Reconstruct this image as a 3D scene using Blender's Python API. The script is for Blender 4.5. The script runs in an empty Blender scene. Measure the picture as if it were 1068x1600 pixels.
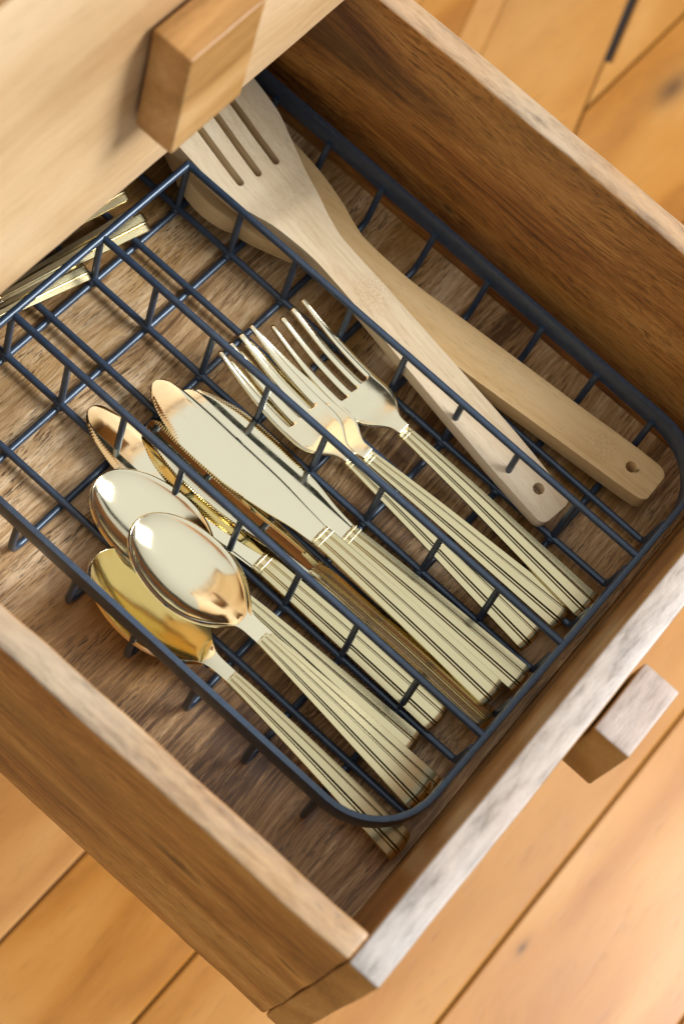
import bpy, bmesh, math, random
import numpy as np
from mathutils import Vector, Matrix, noise

U = 0.035                      # one wire spacing of the basket, in metres
TH = 0.0119                    # the drawer stands turned by this much against the basket
rnd = random.Random(7)
scene = bpy.context.scene
C = scene.collection

# ------------------------------------------------------------------ camera
cam_d = bpy.data.cameras.new('camera')
cam = bpy.data.objects.new('camera', cam_d); C.objects.link(cam)
cam_d.sensor_width = 36.0; cam_d.lens = 61.44
cam_d.clip_start = 0.02; cam_d.clip_end = 100.0
R0 = Vector((0.742652, 0.634923, 0.212934)); R1 = Vector((0.662737, -0.651152, -0.369839)); R2 = Vector((-0.096167, 0.415781, -0.904366))
M = Matrix((R0, -R1, -R2)).transposed().to_4x4()
M.translation = Vector((6.937983, -9.860281, 21.220815)) * U
cam.matrix_world = M
cam_d.dof.use_dof = True
cam_d.dof.focus_distance = 23.1 * U
cam_d.dof.aperture_fstop = 8.5
cam_d.dof.aperture_blades = 9
scene.camera = cam

# ------------------------------------------------------------------ light
world = bpy.data.worlds.new('World'); scene.world = world; world.use_nodes = True
bg = world.node_tree.nodes['Background']
# a plain room: pale ceiling overhead, walls a little darker towards the horizon
wn = world.node_tree; wtc = wn.nodes.new('ShaderNodeTexCoord'); wsep = wn.nodes.new('ShaderNodeSeparateXYZ')
wr = wn.nodes.new('ShaderNodeValToRGB'); wr.color_ramp.interpolation = 'EASE'
wr.color_ramp.elements[0].position = 0.05; wr.color_ramp.elements[0].color = (0.33, 0.32, 0.305, 1)
wr.color_ramp.elements[1].position = 0.95; wr.color_ramp.elements[1].color = (0.64, 0.66, 0.68, 1)
wn.links.new(wtc.outputs['Generated'], wsep.inputs[0]); wn.links.new(wsep.outputs[2], wr.inputs[0]); wn.links.new(wr.outputs[0], bg.inputs['Color'])
bg.inputs['Strength'].default_value = 1.0
LC = Vector((5 * U, 0, 0))
def area(name, direction, dist, sx, sy, watts, col):
    ld = bpy.data.lights.new(name, 'AREA'); ld.shape = 'RECTANGLE'
    ld.size = sx; ld.size_y = sy; ld.energy = watts; ld.color = col
    lo = bpy.data.objects.new(name, ld); C.objects.link(lo)
    d = Vector(direction).normalized()
    lo.location = LC + d * dist; lo.rotation_euler = d.to_track_quat('Z', 'X').to_euler()
area('window_light', (0.86, 0.66, 0.92), 2.0, 1.0, 0.85, 47, (0.98, 0.985, 1.0))      # the window by the cabinet
scene.view_settings.view_transform = 'Standard'
scene.view_settings.look = 'None'
scene.view_settings.exposure = 0.40
scene.view_settings.gamma = 1.0
scene.cycles.max_bounces = 10
scene.cycles.glossy_bounces = 6

# ------------------------------------------------------------------ materials
def newmat(name):
    m = bpy.data.materials.new(name); m.use_nodes = True
    nt = m.node_tree; b = nt.nodes['Principled BSDF']
    return m, nt, b
def N(nt, t, **kw):
    n = nt.nodes.new(t)
    for k, v in kw.items(): setattr(n, k, v)
    return n
def math_(nt, op, a, b=None, c=None, clamp=False):
    n = nt.nodes.new('ShaderNodeMath'); n.operation = op; n.use_clamp = clamp
    for i, v in enumerate((a, b, c)):
        if v is None: continue
        if hasattr(v, 'is_output'): nt.links.new(v, n.inputs[i])
        else: n.inputs[i].default_value = v
    return n.outputs[0]
def ramp(nt, fac, stops):
    n = nt.nodes.new('ShaderNodeValToRGB'); e = n.color_ramp.elements
    while len(e) < len(stops): e.new(0.5)
    for i, (p, c) in enumerate(stops):
        e[i].position = p; e[i].color = (*c, 1) if len(c) == 3 else c
    nt.links.new(fac, n.inputs[0]); return n.outputs[0]
def mixc(nt, fac, a, b, mode='MIX'):
    n = nt.nodes.new('ShaderNodeMix'); n.data_type = 'RGBA'; n.blend_type = mode
    for i, v in ((0, fac), (6, a), (7, b)):
        if hasattr(v, 'is_output'): nt.links.new(v, n.inputs[i])
        elif i == 0: n.inputs[0].default_value = v
        else: n.inputs[i].default_value = (*v, 1)
    return n.outputs[2]
def mapping(nt, vec, scale):
    n = nt.nodes.new('ShaderNodeVectorMath'); n.operation = 'MULTIPLY'
    nt.links.new(vec, n.inputs[0]); n.inputs[1].default_value = scale; return n.outputs[0]
def noise_(nt, vec, scale=1.0, detail=4, rough=0.55, dist=0.0):
    n = nt.nodes.new('ShaderNodeTexNoise'); n.inputs['Scale'].default_value = scale
    n.inputs['Detail'].default_value = detail; n.inputs['Roughness'].default_value = rough
    n.inputs['Distortion'].default_value = dist
    nt.links.new(vec, n.inputs['Vector']); return n.outputs[0]

def wood(name, cols, axis='X', across=34.0, rings=26.0, ringw=0.25, pore=0.45, porescale=900.0, rough=0.45,
         spec=0.5, knots=(), bump=0.25, offset=0.0, patch=None, contrast=1.0, perobj=0.0, coat=0.0, top=None, fleck=0.0, stain=None, fine=0.0, along=3.0):
    """grain runs along the given object axis; cols: dark to light"""
    m, nt, b = newmat(name); L = nt.links.new
    tc = N(nt, 'ShaderNodeTexCoord')
    sep = N(nt, 'ShaderNodeSeparateXYZ'); L(tc.outputs['Object'], sep.inputs[0])
    comb = N(nt, 'ShaderNodeCombineXYZ')
    order = {'X': (0, 1, 2), 'Y': (1, 0, 2), 'Z': (2, 0, 1)}[axis]
    for i, o in enumerate(order): L(sep.outputs[o], comb.inputs[i])
    info = N(nt, 'ShaderNodeObjectInfo')
    off = math_(nt, 'MULTIPLY_ADD', info.outputs['Random'], 7.0, offset)
    add = N(nt, 'ShaderNodeVectorMath', operation='ADD'); L(comb.outputs[0], add.inputs[0])
    cb2 = N(nt, 'ShaderNodeCombineXYZ')
    for i in range(3): L(off, cb2.inputs[i])
    L(cb2.outputs[0], add.inputs[1]); v = add.outputs[0]
    # wander of the grain
    wv = N(nt, 'ShaderNodeTexNoise'); wv.inputs['Scale'].default_value = 1; wv.inputs['Detail'].default_value = 2
    L(mapping(nt, v, (5, 11, 11)), wv.inputs['Vector'])
    sub = N(nt, 'ShaderNodeVectorMath', operation='SUBTRACT'); L(wv.outputs['Color'], sub.inputs[0]); sub.inputs[1].default_value = (.5, .5, .5)
    sc = N(nt, 'ShaderNodeVectorMath', operation='MULTIPLY'); L(sub.outputs[0], sc.inputs[0]); sc.inputs[1].default_value = (0, .035, .035)
    add2 = N(nt, 'ShaderNodeVectorMath', operation='ADD'); L(v, add2.inputs[0]); L(sc.outputs[0], add2.inputs[1]); vw = add2.outputs[0]
    f1 = noise_(nt, mapping(nt, vw, (along, across, across)), 1, 9, 0.68)
    f2 = noise_(nt, mapping(nt, vw, (2.2, across * .26, across * .26)), 1, 3, 0.5)
    low = noise_(nt, mapping(nt, vw, (1.6, 9.0, 9.0)), 1, 2, 0.45)
    kd = None
    for (kx, ky, kz, kr) in knots:
        k = (kx, ky, kz)
        s = N(nt, 'ShaderNodeVectorMath', operation='SUBTRACT'); L(comb.outputs[0], s.inputs[0]); s.inputs[1].default_value = tuple(k[o] for o in order)
        s2 = N(nt, 'ShaderNodeVectorMath', operation='MULTIPLY'); L(s.outputs[0], s2.inputs[0]); s2.inputs[1].default_value = (.38 / kr, 1 / kr, 1 / kr)
        ln = N(nt, 'ShaderNodeVectorMath', operation='LENGTH'); L(s2.outputs[0], ln.inputs[0])
        wob = math_(nt, 'MULTIPLY_ADD', f1, 1.2, math_(nt, 'ADD', ln.outputs['Value'], -0.6))
        e = math_(nt, 'POWER', 2.718, math_(nt, 'MULTIPLY', math_(nt, 'MULTIPLY', wob, wob), -0.55))
        kd = e if kd is None else math_(nt, 'MAXIMUM', kd, e)
    if kd is not None: low = math_(nt, 'MULTIPLY_ADD', kd, 0.12, low)
    rg = math_(nt, 'SINE', math_(nt, 'MULTIPLY', low, rings * 6.283 / 2))
    rg = math_(nt, 'MULTIPLY_ADD', rg, 0.5, 0.5)
    fac = math_(nt, 'ADD', math_(nt, 'MULTIPLY', f1, 0.62), math_(nt, 'MULTIPLY', f2, 0.38))
    fac = math_(nt, 'MULTIPLY_ADD', math_(nt, 'SUBTRACT', rg, 0.5), ringw, fac)
    fac = math_(nt, 'MULTIPLY_ADD', math_(nt, 'SUBTRACT', fac, 0.5), contrast, 0.5, clamp=True)
    if fine:
        f3 = noise_(nt, mapping(nt, vw, (26, 520, 520)), 1, 5, 0.7)
        fac = math_(nt, 'MULTIPLY_ADD', math_(nt, 'SUBTRACT', f3, 0.5), fine, fac, clamp=True)
    n = len(cols)
    col = ramp(nt, fac, [(0.26 + 0.48 * i / (n - 1), c) for i, c in enumerate(cols)])
    if patch:                       # broad drifts of another tone
        pm = noise_(nt, mapping(nt, v, (patch[1], patch[2], patch[2])), 1, 2, 0.5)
        pm = math_(nt, 'MULTIPLY', math_(nt, 'SUBTRACT', pm, 0.45), patch[3], clamp=True)
        col = mixc(nt, pm, col, patch[0])
    if perobj:
        h = N(nt, 'ShaderNodeHueSaturation'); L(col, h.inputs['Color'])
        L(math_(nt, 'MULTIPLY_ADD', info.outputs['Random'], perobj, 1 - perobj / 2), h.inputs['Value'])
        L(math_(nt, 'MULTIPLY_ADD', info.outputs['Random'], -perobj * .5, 1 + perobj * .25), h.inputs['Saturation'])
        col = h.outputs[0]
    if pore:
        p = noise_(nt, mapping(nt, vw, (porescale * .11, porescale, porescale)), 1, 2, 0.6)
        pmask = math_(nt, 'MULTIPLY', math_(nt, 'SUBTRACT', p, 0.56), 7.0, clamp=True)
        clus = noise_(nt, mapping(nt, vw, (12, 90, 90)), 1, 3, 0.6)
        pmask = math_(nt, 'MULTIPLY', pmask, math_(nt, 'MULTIPLY', math_(nt, 'SUBTRACT', clus, 0.36), 5.0, clamp=True))
        col = mixc(nt, math_(nt, 'MULTIPLY', pmask, pore), col, tuple(x * .28 for x in cols[0]))
    if fleck:                       # short dark vessel lines of open-grained wood
        q = noise_(nt, mapping(nt, vw, (120, 1050, 1050)), 1, 3, 0.65)
        q2 = noise_(nt, mapping(nt, vw, (14, 60, 60)), 1, 2, 0.5)
        qm = math_(nt, 'MULTIPLY', math_(nt, 'SUBTRACT', q, 0.515), 9.0, clamp=True)
        qm = math_(nt, 'MULTIPLY', qm, math_(nt, 'MULTIPLY_ADD', math_(nt, 'SUBTRACT', q2, 0.42), 4.0, 0.25, clamp=True))
        col = mixc(nt, math_(nt, 'MULTIPLY', qm, fleck), col, tuple(x * .55 for x in cols[0]))
    if stain:                       # a rubbed brown stamp
        s = N(nt, 'ShaderNodeVectorMath', operation='SUBTRACT'); L(tc.outputs['Object'], s.inputs[0]); s.inputs[1].default_value = stain[0]
        s2 = N(nt, 'ShaderNodeVectorMath', operation='DIVIDE'); L(s.outputs[0], s2.inputs[0]); s2.inputs[1].default_value = stain[1]
        ln = N(nt, 'ShaderNodeVectorMath', operation='LENGTH'); L(s2.outputs[0], ln.inputs[0])
        sm = math_(nt, 'SUBTRACT', 1.0, ln.outputs['Value'], clamp=True)
        sn_ = noise_(nt, mapping(nt, tc.outputs['Object'], (700, 1500, 700)), 1, 3, 0.6)
        sm = math_(nt, 'MULTIPLY', math_(nt, 'POWER', sm, 0.5), math_(nt, 'MULTIPLY', math_(nt, 'SUBTRACT', sn_, 0.45), 6.0, clamp=True))
        col = mixc(nt, math_(nt, 'MULTIPLY', sm, stain[3]), col, stain[2])
    if top:                         # sheen painted into the colour of upward faces: paler, with grey flecks
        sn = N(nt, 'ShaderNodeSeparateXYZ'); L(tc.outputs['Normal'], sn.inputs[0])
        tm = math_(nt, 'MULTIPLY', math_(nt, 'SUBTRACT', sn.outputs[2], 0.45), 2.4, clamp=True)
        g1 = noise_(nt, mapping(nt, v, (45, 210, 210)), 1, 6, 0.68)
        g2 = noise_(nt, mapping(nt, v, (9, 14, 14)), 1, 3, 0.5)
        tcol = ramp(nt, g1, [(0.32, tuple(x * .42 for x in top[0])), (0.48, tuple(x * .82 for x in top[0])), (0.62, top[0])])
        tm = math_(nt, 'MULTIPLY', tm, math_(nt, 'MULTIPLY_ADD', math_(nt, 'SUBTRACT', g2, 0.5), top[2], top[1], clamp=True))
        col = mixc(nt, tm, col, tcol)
    if kd is not None:
        col = mixc(nt, math_(nt, 'MULTIPLY', math_(nt, 'POWER', kd, 3.0), 0.85), col, tuple(x * .22 for x in cols[0]))
    L(col, b.inputs['Base Color'])
    rv = math_(nt, 'MULTIPLY_ADD', f1, 0.25, rough - 0.12)
    L(rv, b.inputs['Roughness'])
    b.inputs['Specular IOR Level'].default_value = spec
    b.inputs['Coat Weight'].default_value = coat
    b.inputs['Coat Roughness'].default_value = 0.3
    if bump:
        h = math_(nt, 'MULTIPLY_ADD', f1, 0.6, math_(nt, 'MULTIPLY', pmask, -0.5) if pore else 0.0)
        bp = N(nt, 'ShaderNodeBump'); bp.inputs['Strength'].default_value = bump; bp.inputs['Distance'].default_value = 0.0009
        L(h, bp.inputs['Height']); L(bp.outputs[0], b.inputs['Normal'])
    return m

def metal(name, col, rough, lines=0.0, tarnish=0.15, smudge=0.10):
    m, nt, b = newmat(name); L = nt.links.new
    tc = N(nt, 'ShaderNodeTexCoord'); info = N(nt, 'ShaderNodeObjectInfo')
    ad = N(nt, 'ShaderNodeVectorMath', operation='ADD'); L(tc.outputs['Object'], ad.inputs[0])
    cb = N(nt, 'ShaderNodeCombineXYZ'); L(math_(nt, 'MULTIPLY', info.outputs['Random'], 3.0), cb.inputs[0]); L(cb.outputs[0], ad.inputs[1]); v = ad.outputs[0]
    a = noise_(nt, mapping(nt, v, (60, 60, 60)), 1, 4, 0.6)
    sg = noise_(nt, mapping(nt, v, (130, 130, 130)), 1, 5, 0.65, 0.8)
    scr = noise_(nt, mapping(nt, v, (70, 2600, 500)), 1, 2, 0.6)
    c = mixc(nt, math_(nt, 'MULTIPLY', a, tarnish), col, tuple(x * y for x, y in zip(col, (.82, .72, .5))))
    L(c, b.inputs['Base Color']); b.inputs['Metallic'].default_value = 1.0
    sgm = math_(nt, 'MULTIPLY', math_(nt, 'SUBTRACT', sg, 0.50), 4.0, clamp=True)
    scm = math_(nt, 'MULTIPLY', math_(nt, 'SUBTRACT', scr, 0.60), 5.0, clamp=True)
    L(math_(nt, 'MULTIPLY_ADD', sgm, smudge, math_(nt, 'MULTIPLY_ADD', scm, 0.10, rough)), b.inputs['Roughness'])
    if lines:
        ln = noise_(nt, mapping(nt, v, (40, 4200, 300)), 1, 3, 0.6)
        bp = N(nt, 'ShaderNodeBump'); bp.inputs['Strength'].default_value = lines; bp.inputs['Distance'].default_value = 0.0002
        L(ln, bp.inputs['Height']); L(bp.outputs[0], b.inputs['Normal'])
    return m

MAT = {}
MAT['gold'] = metal('polished_gold', (0.93, 0.845, 0.595), 0.10, smudge=0.06)
MAT['blade'] = metal('polished_blade', (0.92, 0.84, 0.60), 0.045, smudge=0.09)
MAT['ribbed'] = metal('brushed_gold', (0.77, 0.675, 0.40), 0.20, lines=0.05, tarnish=0.25, smudge=0.03)
# dark blue-black coated wire
m, nt, b = newmat('coated_wire')
tc = N(nt, 'ShaderNodeTexCoord'); a = noise_(nt, mapping(nt, tc.outputs['Object'], (260, 260, 260)), 1, 4, 0.6)
nt.links.new(ramp(nt, a, [(0.3, (0.022, 0.037, 0.064)), (0.7, (0.038, 0.060, 0.098))]), b.inputs['Base Color'])
b.inputs['Roughness'].default_value = 0.33; b.inputs['Specular IOR Level'].default_value = 0.9; b.inputs['Specular Tint'].default_value = (0.75, 0.88, 1.0, 1)
bp = N(nt, 'ShaderNodeBump'); bp.inputs['Strength'].default_value = 0.12; bp.inputs['Distance'].default_value = 0.0003
nt.links.new(noise_(nt, mapping(nt, tc.outputs['Object'], (1500, 1500, 1500)), 1, 2, 0.5), bp.inputs['Height']); nt.links.new(bp.outputs[0], b.inputs['Normal'])
MAT['wire'] = m

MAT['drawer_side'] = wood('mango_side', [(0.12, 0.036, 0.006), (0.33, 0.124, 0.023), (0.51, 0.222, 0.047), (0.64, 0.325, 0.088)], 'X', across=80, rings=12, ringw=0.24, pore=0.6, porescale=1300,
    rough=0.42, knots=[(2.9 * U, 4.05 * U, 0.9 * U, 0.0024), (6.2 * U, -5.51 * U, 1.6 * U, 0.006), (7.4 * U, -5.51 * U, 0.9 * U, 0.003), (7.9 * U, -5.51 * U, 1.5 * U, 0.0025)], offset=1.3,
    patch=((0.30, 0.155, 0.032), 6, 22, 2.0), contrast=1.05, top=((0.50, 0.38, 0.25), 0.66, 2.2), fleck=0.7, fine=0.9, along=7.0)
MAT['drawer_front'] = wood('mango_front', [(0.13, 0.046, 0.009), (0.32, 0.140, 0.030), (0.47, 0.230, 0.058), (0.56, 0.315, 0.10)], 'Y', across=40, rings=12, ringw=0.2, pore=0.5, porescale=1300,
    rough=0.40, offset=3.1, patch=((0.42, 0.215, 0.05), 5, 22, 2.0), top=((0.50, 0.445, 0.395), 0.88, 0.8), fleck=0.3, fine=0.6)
MAT['drawer_base'] = wood('mango_base', [(0.13, 0.064, 0.023), (0.34, 0.195, 0.080), (0.56, 0.365, 0.180), (0.76, 0.57, 0.35)], 'Y', across=95, rings=10, ringw=0.20, pore=0.6, porescale=1500,
    rough=0.42, offset=5.2, patch=((0.36, 0.185, 0.04), 6, 15, 3.4), contrast=1.25, fleck=0.85, fine=1.15)
MAT['upper_front'] = wood('mango_upper', [(0.46, 0.27, 0.12), (0.60, 0.40, 0.205), (0.68, 0.48, 0.275), (0.74, 0.555, 0.355)], 'Y', across=24, rings=7, ringw=0.22, pore=0.2, porescale=700,
    rough=0.45, offset=2.2, contrast=1.15, fleck=0.12, fine=0.25)
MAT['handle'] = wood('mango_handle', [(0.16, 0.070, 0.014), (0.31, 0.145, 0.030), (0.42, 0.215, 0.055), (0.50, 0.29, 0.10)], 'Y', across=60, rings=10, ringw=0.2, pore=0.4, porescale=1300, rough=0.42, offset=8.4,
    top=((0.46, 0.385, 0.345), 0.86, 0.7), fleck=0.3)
MAT['upper_handle'] = wood('mango_block', [(0.30, 0.145, 0.038), (0.47, 0.25, 0.080), (0.58, 0.345, 0.135), (0.65, 0.43, 0.20)], 'Y', across=50, rings=8, ringw=0.25, pore=0.3, porescale=900, rough=0.42, offset=6.1, contrast=1.3, fleck=0.2)
MAT['carcass'] = wood('mango_carcass', [(0.22, 0.11, 0.035), (0.36, 0.19, 0.06), (0.46, 0.26, 0.09), (0.5, 0.3, 0.12)], 'X', across=24, rings=8, offset=4.4)
MAT['floor'] = wood('floor_wood', [(0.30, 0.108, 0.018), (0.44, 0.182, 0.034), (0.51, 0.232, 0.054), (0.58, 0.295, 0.095)], 'Y', across=15, rings=8, ringw=0.22, pore=0.2, porescale=400,
    rough=0.34, spec=0.5, offset=0.0, perobj=0.22, contrast=1.05, bump=0.1, patch=((0.54, 0.29, 0.10), 2.5, 7, 2.0),
    knots=[(11.9 * U, 1.0 * U, -12 * U, 0.0035), (13.3 * U, -0.9 * U, -12 * U, 0.003), (1.95 * U, 19.9 * U, -12 * U, 0.014)])
MAT['pale_wood'] = wood('beech', [(0.60, 0.445, 0.255), (0.74, 0.60, 0.39), (0.80, 0.68, 0.485), (0.84, 0.745, 0.58)], 'X', across=80, rings=7, ringw=0.22, pore=0.25, porescale=1100,
    rough=0.5, offset=6.6, contrast=1.1, bump=0.2, fleck=0.10, fine=0.35, stain=((2.35 * U, .06 * U, .05 * U), (.013, .011, .02), (0.42, 0.22, 0.06), 0.55))
MAT['tan_wood'] = wood('bamboo', [(0.58, 0.365, 0.14), (0.75, 0.515, 0.235), (0.81, 0.59, 0.30), (0.84, 0.65, 0.37)], 'X', across=80, rings=7, ringw=0.22, pore=0.25, porescale=1100,
    rough=0.48, offset=9.6, contrast=1.1, bump=0.2, fleck=0.10, fine=0.35, stain=((6.35 * U, .0 * U, .03 * U), (.010, .010, .02), (0.40, 0.22, 0.07), 0.40))
m, nt, b = newmat('dark_gap'); b.inputs['Base Color'].default_value = (0.02, 0.014, 0.01, 1); b.inputs['Roughness'].default_value = 0.9
MAT['gap'] = m

# ------------------------------------------------------------------ mesh helpers (all lengths in wire spacings, scaled by U)
def obj(name, bm, mat, parent=None, smooth=None):
    me = bpy.data.meshes.new(name)
    bmesh.ops.scale(bm, vec=(U, U, U), verts=bm.verts)
    bmesh.ops.recalc_face_normals(bm, faces=bm.faces)
    bm.to_mesh(me); bm.free()
    me.materials.append(MAT[mat])
    if smooth is not None:
        me.shade_smooth()
        me.set_sharp_from_angle(angle=math.radians(smooth))
    o = bpy.data.objects.new(name, me); C.objects.link(o)
    if parent: o.parent = parent
    return o
def copy_of(src, parent):
    o = src.copy(); C.objects.link(o); o.parent = parent; return o
def thing(name, label, cat, loc=(0, 0, 0), rot=(0, 0, 0), group=None, scale=1.0):
    o = bpy.data.objects.new(name, None); C.objects.link(o)
    o.empty_display_size = 0.02
    o.location = Vector(loc) * U; o.rotation_euler = rot; o.scale = (scale,) * 3
    o['label'] = label; o['category'] = cat
    if group: o['group'] = group
    return o
def board(lo, hi, bevel=0.05, cuts=(0, 0, 0), wob=0.0, seed=0):
    """a plank with softened, slightly uneven edges"""
    bm = bmesh.new()
    bmesh.ops.create_cube(bm, size=1)
    lo, hi = Vector(lo), Vector(hi)
    for v in bm.verts: v.co = Vector((lo[i] + (hi[i] - lo[i]) * (v.co[i] + .5) for i in range(3)))
    bmesh.ops.bevel(bm, geom=list(bm.edges), offset=bevel, segments=3, affect='EDGES', profile=0.5)
    for ax in range(3):
        for k in range(cuts[ax]):
            p = lo.copy(); p[ax] = lo[ax] + (hi[ax] - lo[ax]) * (k + 1) / (cuts[ax] + 1)
            nrm = Vector((0, 0, 0)); nrm[ax] = 1
            bmesh.ops.bisect_plane(bm, geom=bm.verts[:] + bm.edges[:] + bm.faces[:], plane_co=p, plane_no=nrm)
    if wob:
        for v in bm.verts:
            q = v.co * 0.9 + Vector((seed * 3.7, seed, seed * 1.3))
            q2 = v.co * 3.1 + Vector((seed, seed * 2.1, 4))
            v.co += wob * (noise.noise_vector(q) * 1.0 + noise.noise_vector(q2) * 0.35)
    return bm
def tube(pts, r, seg=10, bm=None):
    bm = bm or bmesh.new()
    pts = [Vector(p) for p in pts]
    tan = []
    for i in range(len(pts)):
        a = pts[max(i - 1, 0)]; c = pts[min(i + 1, len(pts) - 1)]; tan.append((c - a).normalized())
    ref = Vector((0, 0, 1)) if abs(tan[0].z) < .9 else Vector((1, 0, 0))
    nrm = (ref - tan[0] * ref.dot(tan[0])).normalized()
    rings = []
    for p, t in zip(pts, tan):
        nrm = (nrm - t * nrm.dot(t)).normalized(); bi = t.cross(nrm)
        rings.append([bm.verts.new(p + r * (math.cos(2 * math.pi * k / seg) * nrm + math.sin(2 * math.pi * k / seg) * bi)) for k in range(seg)])
    for a, c in zip(rings, rings[1:]):
        for k in range(seg): bm.faces.new((a[k], a[(k + 1) % seg], c[(k + 1) % seg], c[k]))
    bm.faces.new(rings[0]); bm.faces.new(rings[-1])
    return bm
def fillet(pts, rad, n=6):
    pts = [Vector(p) for p in pts]; out = [pts[0]]
    for a, p, c in zip(pts, pts[1:], pts[2:]):
        d1 = (a - p); d2 = (c - p); k = min(rad, d1.length * .49, d2.length * .49)
        s, e = p + d1.normalized() * k, p + d2.normalized() * k
        for i in range(n + 1):
            t = i / n; out.append(s * (1 - t) ** 2 + p * 2 * t * (1 - t) + e * t ** 2)
    out.append(pts[-1]); return out
def spl(xs, ys):
    """monotone-ish smooth interpolation"""
    xs = np.array(xs, float); ys = np.array(ys, float)
    h = np.diff(xs); dl = np.diff(ys) / h; mm = np.zeros(len(xs)); mm[0], mm[-1] = dl[0], dl[-1]
    for i in range(1, len(xs) - 1):
        mm[i] = 0 if dl[i - 1] * dl[i] <= 0 else 2 * dl[i - 1] * dl[i] / (dl[i - 1] + dl[i])
    def f(x):
        x = min(max(x, xs[0]), xs[-1]); i = min(int(np.searchsorted(xs, x, 'right')) - 1, len(xs) - 2); i = max(i, 0)
        t = (x - xs[i]) / h[i]
        return float(ys[i] * (1 + 2 * t) * (1 - t) ** 2 + h[i] * mm[i] * t * (1 - t) ** 2 + ys[i + 1] * t * t * (3 - 2 * t) + h[i] * mm[i + 1] * t * t * (t - 1))
    return f
def plate(rows, left, right, zf, slots=(), cols=4):
    """a sheet along +x between two outlines; slots: (centre(s), halfwidth(s), start, end) with a round inner end"""
    bm = bmesh.new(); grid = []
    for s in rows:
        bnd = [left(s)]
        for c, hw, s0, s1, rest in slots:
            # beyond its ends a slot closes to a seam that runs at the fraction `rest` of the width
            if s0 <= s <= s1:
                w = hw(s); cc = c(s)
                if s > s1 - w: w = w * math.sqrt(max(0, 1 - ((s - (s1 - w)) / w) ** 2))
                elif s < s0 + w: w = w * math.sqrt(max(0, 1 - (1 - (s - s0) / w) ** 2))
            else:
                e = s1 if s > s1 else s0; w = 0
                fr = (c(e) - left(e)) / (right(e) - left(e)); t = min(1, abs(s - e) / 1.2)
                cc = left(s) + (right(s) - left(s)) * (fr + (rest - fr) * t)
            bnd += [cc - w, cc + w]
        bnd.append(right(s)); row = []
        for i in range(0, len(bnd), 2):
            a, c = bnd[i], bnd[i + 1]
            row.append([bm.verts.new((s, a + (c - a) * k / cols, zf(s, a + (c - a) * k / cols))) for k in range(cols + 1)])
        grid.append(row)
    for r1, r2 in zip(grid, grid[1:]):
        for l1, l2 in zip(r1, r2):
            for k in range(cols): bm.faces.new((l1[k], l1[k + 1], l2[k + 1], l2[k]))
    bmesh.ops.remove_doubles(bm, verts=bm.verts, dist=1e-5)
    return bm
def thicken(o, t, bev=0.012, offset=-1, seg=2, ang=45):
    s = o.modifiers.new('thickness', 'SOLIDIFY'); s.thickness = t * U; s.offset = offset; s.use_even_offset = False
    if bev:
        b = o.modifiers.new('edge', 'BEVEL'); b.width = bev * U; b.segments = seg; b.limit_method = 'ANGLE'; b.angle_limit = math.radians(ang)
    return o
def frange(a, b, n): return [a + (b - a) * i / n for i in range(n + 1)]

# ------------------------------------------------------------------ floor
ZF = -12.0
floor = obj('floor', board((-60, -60, ZF - 1.0), (70, 70, ZF - 0.12), bevel=0.01), 'gap')
floor['kind'] = 'structure'
edges = [-8.6, -5.3, -2.4, 0.80, 4.42, 7.23, 11.52, 15.2, 18.5]
def plank(poly, nm='plank', g=0.05):
    """one floor board from its outline (counter-clockwise), with a small bevel along its upper edges"""
    bm = bmesh.new(); n = len(poly); P = [Vector(p) for p in poly]
    def inset(k):
        e1 = (P[k] - P[k - 1]).normalized(); e2 = (P[(k + 1) % n] - P[k]).normalized()
        n1 = Vector((-e1.y, e1.x)); n2 = Vector((-e2.y, e2.x)); b = n1 + n2
        return P[k] + b * (g / max(.25, b.dot(n1)))
    lo = [bm.verts.new((p.x, p.y, ZF - .12)) for p in P]
    md = [bm.verts.new((p.x, p.y, ZF - g)) for p in P]
    hi = [bm.verts.new((*inset(k), ZF)) for k in range(n)]
    for a, c in ((lo, md), (md, hi)):
        for k in range(n): bm.faces.new((a[k], a[(k + 1) % n], c[(k + 1) % n], c[k]))
    bm.faces.new(hi); bm.faces.new(lo)
    return obj(nm, bm, 'floor', floor)
E_ = .02
SX = lambda y: .24 - .345 * (y - 19.17)          # the slanted joint
SY = lambda x: 19.17 - (x - .24) / .345
for a, c in zip(edges, edges[1:]):
    a, c = a + E_, c - E_
    if c < .79: plank([(a, -30), (c, -30), (c, 4), (a, 4)])
    elif a > 4.4: plank([(a, -30), (c, -30), (c, 40), (a, 40)])
    elif a > .5:
        plank([(a, -30), (c, -30), (c, 4), (a, 4)])
        plank([(c, SY(c) + .1), (c, 40), (a, 40), (a, SY(a) + .1)])
plank([(.78, SY(.78) + .1), (.78, 34), (SX(34) + .02, 34), (SX(23.2) + .02, 23.2), (SX(23.1) + .26, 23.1), (SX(19.4) + .24, 19.3), (SX(19.2) + .03, 19.2)])
# boards laid at a slant beside the cabinet, the last joint gaping open
for xa, xb in ((-9.0, -6.6), (-6.59, -4.9), (-4.89, -3.65), (-3.64, -2.95), (-2.94, .0)):
    p = plank([(SX(7.4) + xa, 7.4), (SX(7.4) + xb, 7.4), (SX(34) + xb, 34), (SX(34) + xa, 34)], g=.02)

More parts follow.
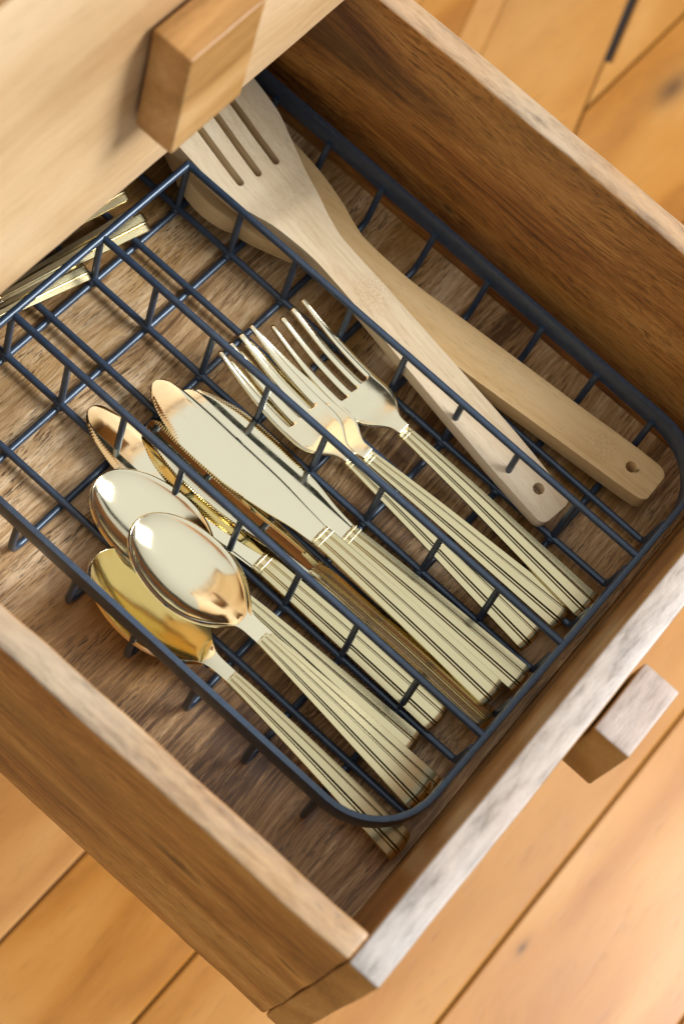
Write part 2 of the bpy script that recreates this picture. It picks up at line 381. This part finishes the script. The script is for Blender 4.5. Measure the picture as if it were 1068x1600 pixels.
# ------------------------------------------------------------------ the open drawer
drawer = thing('open_drawer', 'open brown wooden drawer holding the black wire basket of cutlery', 'drawer', (0, 0, 0), (0, 0, TH))
XI, XO, YLI, YLO, YRI, YRO, ZT, ZB, XB = 8.246, 8.657, -5.133, -5.511, 4.051, 4.426, 3.462, -1.43, -5.4
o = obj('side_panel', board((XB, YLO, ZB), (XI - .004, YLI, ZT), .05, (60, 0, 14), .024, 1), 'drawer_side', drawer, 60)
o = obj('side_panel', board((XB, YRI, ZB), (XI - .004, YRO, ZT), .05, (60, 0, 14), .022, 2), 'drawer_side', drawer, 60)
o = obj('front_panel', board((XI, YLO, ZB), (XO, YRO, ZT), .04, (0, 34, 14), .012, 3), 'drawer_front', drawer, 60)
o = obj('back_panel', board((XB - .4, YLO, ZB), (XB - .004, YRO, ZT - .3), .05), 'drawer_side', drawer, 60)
o = obj('bottom_panel', board((XB + .004, YLI + .004, -.40), (XI - .006, YRI - .004, -.10), .01), 'drawer_base', drawer)
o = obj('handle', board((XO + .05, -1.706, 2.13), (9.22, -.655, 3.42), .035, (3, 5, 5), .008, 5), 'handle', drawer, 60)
o['label'] = 'square wooden block handle on the drawer front'
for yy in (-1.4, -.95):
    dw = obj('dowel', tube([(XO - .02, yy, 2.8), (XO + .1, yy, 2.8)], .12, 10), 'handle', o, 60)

# ------------------------------------------------------------------ the closed drawer above and the cabinet it sits in
upper = thing('closed_drawer', 'pale wooden drawer front with block handle, closed above the open drawer', 'drawer', (0, 0, 3.70), (0, 0, TH))
PX = 0.62
o = obj('front_panel', board((PX - .42, -5.55, 0), (PX, 4.47, 5.33), .04, (0, 30, 14), .010, 7), 'upper_front', upper, 60)
o = obj('handle', board((PX + .055, -.70, 1.50), (1.195, .47, 3.16), .03, (3, 6, 6), .008, 8), 'upper_handle', upper, 60)
for yy in (-.35, .12):
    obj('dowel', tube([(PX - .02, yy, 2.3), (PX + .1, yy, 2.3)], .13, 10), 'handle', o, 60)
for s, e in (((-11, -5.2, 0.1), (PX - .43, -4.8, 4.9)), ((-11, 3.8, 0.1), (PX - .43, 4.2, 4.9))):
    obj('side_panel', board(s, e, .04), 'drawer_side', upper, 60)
cab = thing('cabinet', 'wooden cabinet body around the drawers', 'cabinet', (0, 0, ZF), (0, 0, TH))
obj('side_panel', board((-12, -6.15, .01), (.18, -5.66, 21.06), .04), 'carcass', cab, 60)
obj('side_panel', board((-12, 4.58, .01), (.18, 5.07, 21.06), .04), 'carcass', cab, 60)
obj('top_panel', board((-12.2, -6.3, 21.07), (.66, 5.2, 21.7), .04), 'carcass', cab, 60)
obj('back_panel', board((-12.5, -6.15, .01), (-12.01, 5.07, 21.06), .04), 'carcass', cab, 60)

# ------------------------------------------------------------------ wire basket
basket = thing('wire_basket', 'black wire basket with dividers standing in the open drawer', 'basket', (0, 0, 0))
RL, RR, RF, RBk, RZ0, RZ1 = -3.545, 3.80, 8.06, -2.6, 0.66, 1.0
def rimloop(xa, xb, ya, yb, r, n=10):
    out = []
    for (cx, cy, a0) in ((xb - r, yb - r, 0), (xa + r, yb - r, 90), (xa + r, ya + r, 180), (xb - r, ya + r, 270)):
        for k in range(n + 1):
            a = math.radians(a0 + 90 * k / n); out.append((cx + r * math.cos(a), cy + r * math.sin(a)))
    return out
bm = bmesh.new()
T = .088
o_ = rimloop(RBk, RF, RL, RR, 1.0); i_ = rimloop(RBk + T, RF - T, RL + T, RR - T, 1.0 - T)
prof = [(0, RZ0 + .02), (.02, RZ0), (.5, RZ0), (.98, RZ0), (1, RZ0 + .02), (1, RZ1 - .025), (.9, RZ1 - .004), (.5, RZ1), (.1, RZ1 - .004), (0, RZ1 - .025)]
rg = [[bm.verts.new((a[0] + (c[0] - a[0]) * t, a[1] + (c[1] - a[1]) * t, z)) for t, z in prof] for a, c in zip(o_, i_)]
for k in range(len(rg)):
    a, c = rg[k], rg[(k + 1) % len(rg)]
    for j in range(len(prof)): bm.faces.new((a[j], a[(j + 1) % len(prof)], c[(j + 1) % len(prof)], c[j]))
obj('rim', bm, 'wire', basket, 40)
WR = .051
ya, yb = RL + T + .03, RR - T - .03
def lateral(x):
    j = lambda: rnd.uniform(-.014, .014)
    return tube(fillet([(x - .03, yb + .02, RZ0 + .1), (x + j(), yb - .14, -.05), (x + j(), .9 + j(), -.05), (x + j(), -1.2, -.05), (x + j(), -3.64, -.05), (x - .03, ya - .04, RZ0 + .1)], .28), WR)
def blob(bm, p, r):
    q = bmesh.ops.create_icosphere(bm, subdivisions=2, radius=r)
    for v in q['verts']: v.co = Vector((v.co.x * 1.15, v.co.y * 1.15, v.co.z)) + Vector(p)
DIV = (-1.68, 0.0, 1.695); MID = (-2.66, -.84, .865, 2.59)
for x in range(-2, 8):
    bm = lateral(x)
    for y in DIV + MID: blob(bm, (x + rnd.uniform(-.01, .01), y + rnd.uniform(-.01, .01), 0), rnd.uniform(.052, .066) if y in MID else rnd.uniform(.068, .08))
    obj('lateral_wire', bm, 'wire', basket, 60)
for y in (-2.66, -.84, .865, 2.59):
    obj('lengthwise_wire', tube(fillet([(RBk + T + .02, y, RZ0 + .1), (RBk + .16, y, .045), (7.985, y, .045), (8.0, y, RZ0 + .1)], .10), WR), 'wire', basket, 60)
HZ, LX, LY = 0.91, -.071, .147
for y in (-1.68, 0.0, 1.695):
    d = obj('divider', tube(fillet([(RBk + T + .02, y, RZ0 + .1), (RBk + .16, y, .045), (7.985, y, .045), (8.0, y, RZ0 + .1)], .10), WR), 'wire', basket, 60)
    obj('rail', tube([(-.1, y + LY, HZ), (4, y + LY + .008, HZ + .006), (RF - T * .6, y + LY, HZ + .03)], WR * 1.05), 'wire', d, 60)
    for x in range(0, 8):
        obj('post', tube([(x, y + .01, .0), (x + LX + rnd.uniform(-.02, .02), y + LY, HZ)], WR * .95, 8), 'wire', d, 60)
d = obj('cross_divider', tube([(LX, RL + T * .6, HZ + .02), (LX, 1.695 + LY, HZ)], WR * 1.05), 'wire', basket, 60)
for y in (-2.66, -.84, .865):
    pass

# ------------------------------------------------------------------ cutlery
# ribbed handle: strips stepped towards the middle, grooves between, fanning out to the end
TT = [-1, -.94, -.52, -.475, -.43, -.35, -.31, -.27, .27, .31, .35, .43, .475, .52, .94, 1]
HH = [-.020, .0, .004, -.060, .010, .012, -.055, .036, .036, -.055, .012, .010, -.060, .004, .0, -.020]
def handle_mesh(s0, s1, w0, w1, zc, thick=1.0, flat=.30):
    bm = bmesh.new(); grid = []
    for s in [s0, s0 + .02] + frange(s0 + .06, s1 - .12, 22) + [s1 - .07, s1 - .03, s1 - .01, s1]:
        u = (s - s0) / (s1 - s0); w = w0 + (w1 - w0) * (u ** .92)
        depth = min(1, .25 + u * 1.6) * thick
        e = (s1 - s); endk = 1 - (.09 * max(0, 1 - e / .10) ** 2)
        zdrop = -.05 * max(0, 1 - e / .06) ** 2
        row = []
        for t, h in zip(TT, HH):
            x = s - .03 * (abs(t) ** 2) * max(0, 1 - e / .3)
            row.append(bm.verts.new((x, t * w * endk, zc(s) + h * depth + zdrop)))
        grid.append(row)
    for a, c in zip(grid, grid[1:]):
        for k in range(len(TT) - 1): bm.faces.new((a[k], a[k + 1], c[k + 1], c[k]))
    return bm
def collar_mesh(s, w, z, gap=.055, h=.007):
    bm = bmesh.new()
    for q in (0, gap):
        tube([(s + q, -w - .006, z), (s + q, -w * .5, z + .012), (s + q, w * .5, z + .012), (s + q, w + .006, z)], h, 6, bm)
    return bm

# --- fork
FL = 5.72
fz = spl([0, .35, .8, 1.3, 1.7, 2.05, 2.35, 3.2, 4.6, FL], [.37, .24, .115, .06, .085, .155, .195, .185, .115, .06])
def make_fork():
    wl = spl([0, .5, 1.3, 1.55, 1.75, 1.88, 1.99, 2.10, 2.25], [.34, .365, .385, .385, .355, .285, .19, .12, .10])
    hw = lambda s: .040 + .024 * max(0, 1 - s / 1.3)
    sl = [((lambda s, c=c: c), hw, -9, 1.36, .5 + 1.5 * c) for c in (-.212, 0, .212)]
    rows = [0, .012, .03, .06, .12] + frange(.2, 1.24, 8) + [1.28, 1.30, 1.32, 1.335, 1.345, 1.352, 1.358, 1.3601, 1.38, 1.42] + frange(1.48, 2.25, 16)
    def tip(s): return -.02 * max(0, 1 - s / .05) ** 2
    hd = thicken(obj('head', plate(rows, lambda s: -wl(s), wl, lambda s, y: fz(s) + tip(s) + .12 * y * y, sl, 2), 'gold', None, 50), .062, .014)
    hn = thicken(obj('handle', handle_mesh(2.22, FL, .102, .24, fz), 'ribbed', None, 30), .07, 0)
    cl = obj('collar', collar_mesh(2.27, .103, fz(2.27) - .003), 'ribbed', None, 60)
    return hd, hn, cl
# --- spoon
SL = 5.28
sz = spl([0, .3, 1.0, 1.7, 2.05, 2.3, 3.2, 4.4, SL], [.28, .265, .25, .255, .275, .285, .24, .14, .06])
def make_spoon():
    def hw(s):
        if s <= 1.0:
            u = max(0.0, 1 - s / 1.0); return max(.03, .57 * math.sqrt(max(0, 1 - u ** 2.15)))
        return bw(s)
    bw = spl([1.0, 1.18, 1.36, 1.53, 1.67, 1.78, 1.86, 1.94, 2.05, 2.3], [.57, .55, .50, .415, .32, .225, .16, .122, .104, .10])
    dep = spl([0, .12, .35, .7, 1.0, 1.3, 1.6, 1.8, 1.94, 2.3], [.0, .07, .15, .20, .21, .18, .11, .04, .006, 0])
    rows = [1 - math.cos(math.pi / 2 * i / 16) for i in range(17)] + frange(1.05, 2.3, 26)
    def z(s, y):
        w = hw(s); q = min(1, abs(y) / w); return sz(s) - dep(s) * (1 - q ** 2.2)
    hd = thicken(obj('bowl', plate(rows, lambda s: -hw(s), hw, z, (), 22), 'gold', None, 60), .05, .016, offset=-1, ang=50)
    hn = thicken(obj('handle', handle_mesh(2.27, SL, .102, .255, sz), 'ribbed', None, 30), .07, 0)
    return hd, hn
# --- knife: toothed edge on one side
KL = 6.1
def make_knife(side):
    sp = spl([0, .04, .15, .4, 1.0, 2.0, 2.6, 3.0], [.02, .10, .16, .205, .235, .225, .18, .15])
    ed = spl([0, .04, .15, .4, .9, 1.5, 2.2, 2.7, 3.0], [.02, .11, .20, .31, .405, .39, .29, .185, .15])
    rows = [0, .01, .025, .05, .09, .13]
    s = .16; k = 0; teeth = {}
    while s < 1.95:
        rows.append(s); teeth[s] = .013 if k % 2 else 0.0; s += .019; k += 1
    rows += frange(2.0, 3.02, 16)
    eL = lambda s: ed(s) - teeth.get(s, 0)
    kz = lambda s, y: .075 + .03 * max(0, 1 - s / 1.2) - .10 * y * y
    l, r = ((lambda s: -eL(s)), sp) if side < 0 else ((lambda s: -sp(s)), eL)
    hd = thicken(obj('blade', plate(rows, l, r, kz, (), 6), 'blade', None, 60), .05, .010)
    kh = spl([2.95, 3.3, 4.5, KL], [.095, .12, .13, .10])
    hn = thicken(obj('handle', handle_mesh(2.98, KL, .15, .225, kh, .9), 'ribbed', None, 30), .10, 0)
    cl = obj('collar', collar_mesh(3.02, .15, .108, .08, .009), 'ribbed', None, 60)
    return hd, hn, cl

def lay(src, first, name, label, cat, group, tip, end, L, roll=0.0):
    """set a piece of cutlery down from its tip to the end of its handle"""
    tip, end = Vector(tip), Vector(end); d = end - tip
    t = thing(name, label, cat, tip, (math.radians(roll), -math.atan2(d.z, math.hypot(d.x, d.y)), math.atan2(d.y, d.x)), group, scale=d.length / L)
    t.rotation_mode = 'XYZ'
    for s in src:
        if first: s.parent = t
        else: copy_of(s, t)
    return t
fork = make_fork()
g = 'gold forks in the basket'
lay(fork, True, 'fork', 'gold fork nearest the wooden utensils, its tines highest up', 'fork', g, (2.30, 1.345, .10), (8.02, 1.18, .14), FL)
lay(fork, False, 'fork', 'gold fork lying on top beside the knives, wide tines in full view', 'fork', g, (2.10, .455, .24), (7.73, .235, .21), FL)
lay(fork, False, 'fork', 'gold fork mostly hidden under another, only its handle in view between two fork handles', 'fork', g, (2.22, .52, .10), (7.85, .835, .11), FL)
ka = make_knife(-1); kb = make_knife(1)
g = 'gold knives in the basket'
lay(ka, True, 'knife', 'gold knife lying uppermost with broad blade, middle of the basket', 'knife', g, (1.70, -.66, .235), (7.82, -.755, .235), KL)
lay(kb, True, 'knife', 'gold knife under the uppermost knife, its toothed edge towards the forks', 'knife', g, (2.03, -.44, .10), (7.98, -.29, .13), KL)
lay(ka, False, 'knife', 'gold knife lying flat nearest the spoons, blade tip at far left', 'knife', g, (1.345, -1.50, .10), (7.50, -1.47, .10), KL)
lay(ka, False, 'knife', 'gold knife tilted up on its edge beside the flat knife near the spoons', 'knife', g, (2.05, -1.16, .22), (7.98, -1.07, .20), KL, roll=-24)
spoon = make_spoon()
g = 'gold spoons in the basket'
lay(spoon, True, 'spoon', 'gold spoon lying on top of the other spoons with bright window reflection', 'spoon', g, (2.96, -2.37, .37), (7.97, -2.44, .24), SL)
lay(spoon, False, 'spoon', 'gold spoon with pale bowl half hidden behind the topmost spoon', 'spoon', g, (2.17, -2.20, .10), (7.48, -2.02, .12), SL)
lay(spoon, False, 'spoon', 'gold spoon with amber bowl nearest the left rim of the basket', 'spoon', g, (2.88, -3.05, .13), (8.19, -3.07, .10), SL, roll=-15)
lay(spoon, False, 'spoon', 'gold spoon nested under the topmost spoon, only its handle end showing', 'spoon', g, (3.00, -2.37, .295), (8.03, -2.27, .15), SL)
g = 'gold teaspoons behind the cross rail'
lay(spoon, False, 'spoon', 'small gold spoon in the rear compartment with its ribbed handle end beside the rail', 'spoon', g, (-.95, -3.1, .16), (-.15, 1.17, .18), SL, roll=15)
lay(spoon, False, 'spoon', 'small gold spoon tilted on its side along the closed drawer, rear compartment', 'spoon', g, (-1.20, -3.1, .42), (-.60, 1.18, .42), SL, roll=15)
lay(spoon, False, 'spoon', 'small gold spoon in the rear compartment lying nearest the cutlery, short end in view', 'spoon', g, (-.80, -3.35, .30), (-.12, -.02, .20), SL, roll=16)

# ------------------------------------------------------------------ wooden utensils
def wooden(name, label, cat, A, B, rows, left, right, zf, slots, th, mat, roll=0):
    A, B = Vector(A), Vector(B); d = B - A
    t = thing(name, label, cat, A, (math.radians(roll), -math.atan2(d.z, math.hypot(d.x, d.y)), math.atan2(d.y, d.x)), None)
    o = obj('body', plate(rows, left, right, zf, slots, 4), mat, t, 60)
    thicken(o, th, .035, seg=3, ang=40)
    return t
# slotted turner
rt = spl([-1.9, -1.6, -1.1, -.6, -.15, .2, .75, 1.15, 1.5, 2.4, 3.5, 5.0, 6.1, 6.20, 6.24], [.70, .80, .87, .86, .755, .655, .455, .325, .268, .295, .315, .345, .31, .28, .20])
lf = spl([-1.9, -1.6, -1.1, -.6, -.15, .15, .6, 1.05, 1.6, 2.4, 3.5, 5.0, 6.1, 6.20, 6.24], [-.60, -.70, -.72, -.68, -.62, -.56, -.44, -.345, -.27, -.262, -.285, -.30, -.275, -.245, -.17])
hz = spl([-1.9, -1.0, -.2, .25, .5, .8, 1.4, 6.3], [.10, .02, -.075, -.10, -.055, .02, .045, .0])
k = lambda c0, c1: (lambda s: c0 + (c1 - c0) * (-s) / .9)
hwc = lambda v: (lambda s: v)
hole1 = (hwc(.05), hwc(.085), 5.74, 5.91, .55)
sl = [(k(-.30, -.285), hwc(.055), -1.55, .02, .14), (k(.01, .045), hwc(.055), -1.6, .05, .30), hole1, (k(.345, .375), hwc(.055), -1.55, .05, .86)]
rows = frange(-1.9, -1.62, 6) + [-1.6, -1.58, -1.55, -1.53, -1.5] + frange(-1.4, -.1, 13) + [-.06, -.04, -.02, -.005, .005, .015, .0201, .03, .04, .045, .0501] + frange(.08, 1.6, 22) + frange(1.8, 5.6, 16) + \
    [5.70, 5.7399, 5.745, 5.755, 5.77, 5.79, 5.81, 5.825, 5.84, 5.86, 5.88, 5.895, 5.905, 5.9101] + frange(5.95, 6.14, 4) + [6.18, 6.21, 6.23, 6.24]
wooden('slotted_turner', 'pale wooden slotted turner lying across the wooden spoon', 'spatula', (.652, 2.499, .93), (6.829, 1.803, .42), rows, lf, rt,
       lambda s, y: hz(s) + .03 * y * y, sl, .21, 'pale_wood')
# wooden spoon
rt = spl([-1.45, -1.38, -1.2, -.9, -.4, .1, .42, .77, 1.33, 1.97, 2.8, 3.7, 5.7, 7.12, 7.24, 7.29], [-.02, .16, .36, .52, .66, .69, .65, .58, .40, .15, .105, .16, .275, .355, .325, .25])
lf = spl([-1.45, -1.38, -1.2, -.9, -.4, .06, .6, 1.2, 1.8, 2.4, 3.0, 3.8, 5.4, 6.2, 7.12, 7.24, 7.29], [-.10, -.30, -.55, -.75, -.92, -.985, -.95, -.80, -.62, -.56, -.545, -.51, -.40, -.345, -.275, -.25, -.18])
def wz(s, y):
    c, w = (rt(s) + lf(s)) / 2, (rt(s) - lf(s)) / 2
    q = ((s + .1) / 1.15) ** 2 + ((y - c) / max(.05, w - .13)) ** 2
    return .05 * max(0, min(1, (s - .6) / 1.2)) - .17 * max(0, 1 - q) ** .6
rows = [-1.45, -1.44, -1.41, -1.37] + frange(-1.3, 1.3, 44) + frange(1.4, 6.7, 22) + [6.7599, 6.765, 6.78, 6.80, 6.83, 6.86, 6.89, 6.91, 6.925, 6.93, 6.9301] + frange(6.98, 7.16, 4) + [7.22, 7.27, 7.29]
t2 = wooden('wooden_spoon', 'tan wooden spoon lying lowest along the right rim of the basket', 'wooden spoon', (.33, 2.854, .43), (7.627, 3.113, .38), rows, lf, rt, wz,
       [(hwc(.045), hwc(.085), 6.76, 6.93, .5)], .28, 'tan_wood')
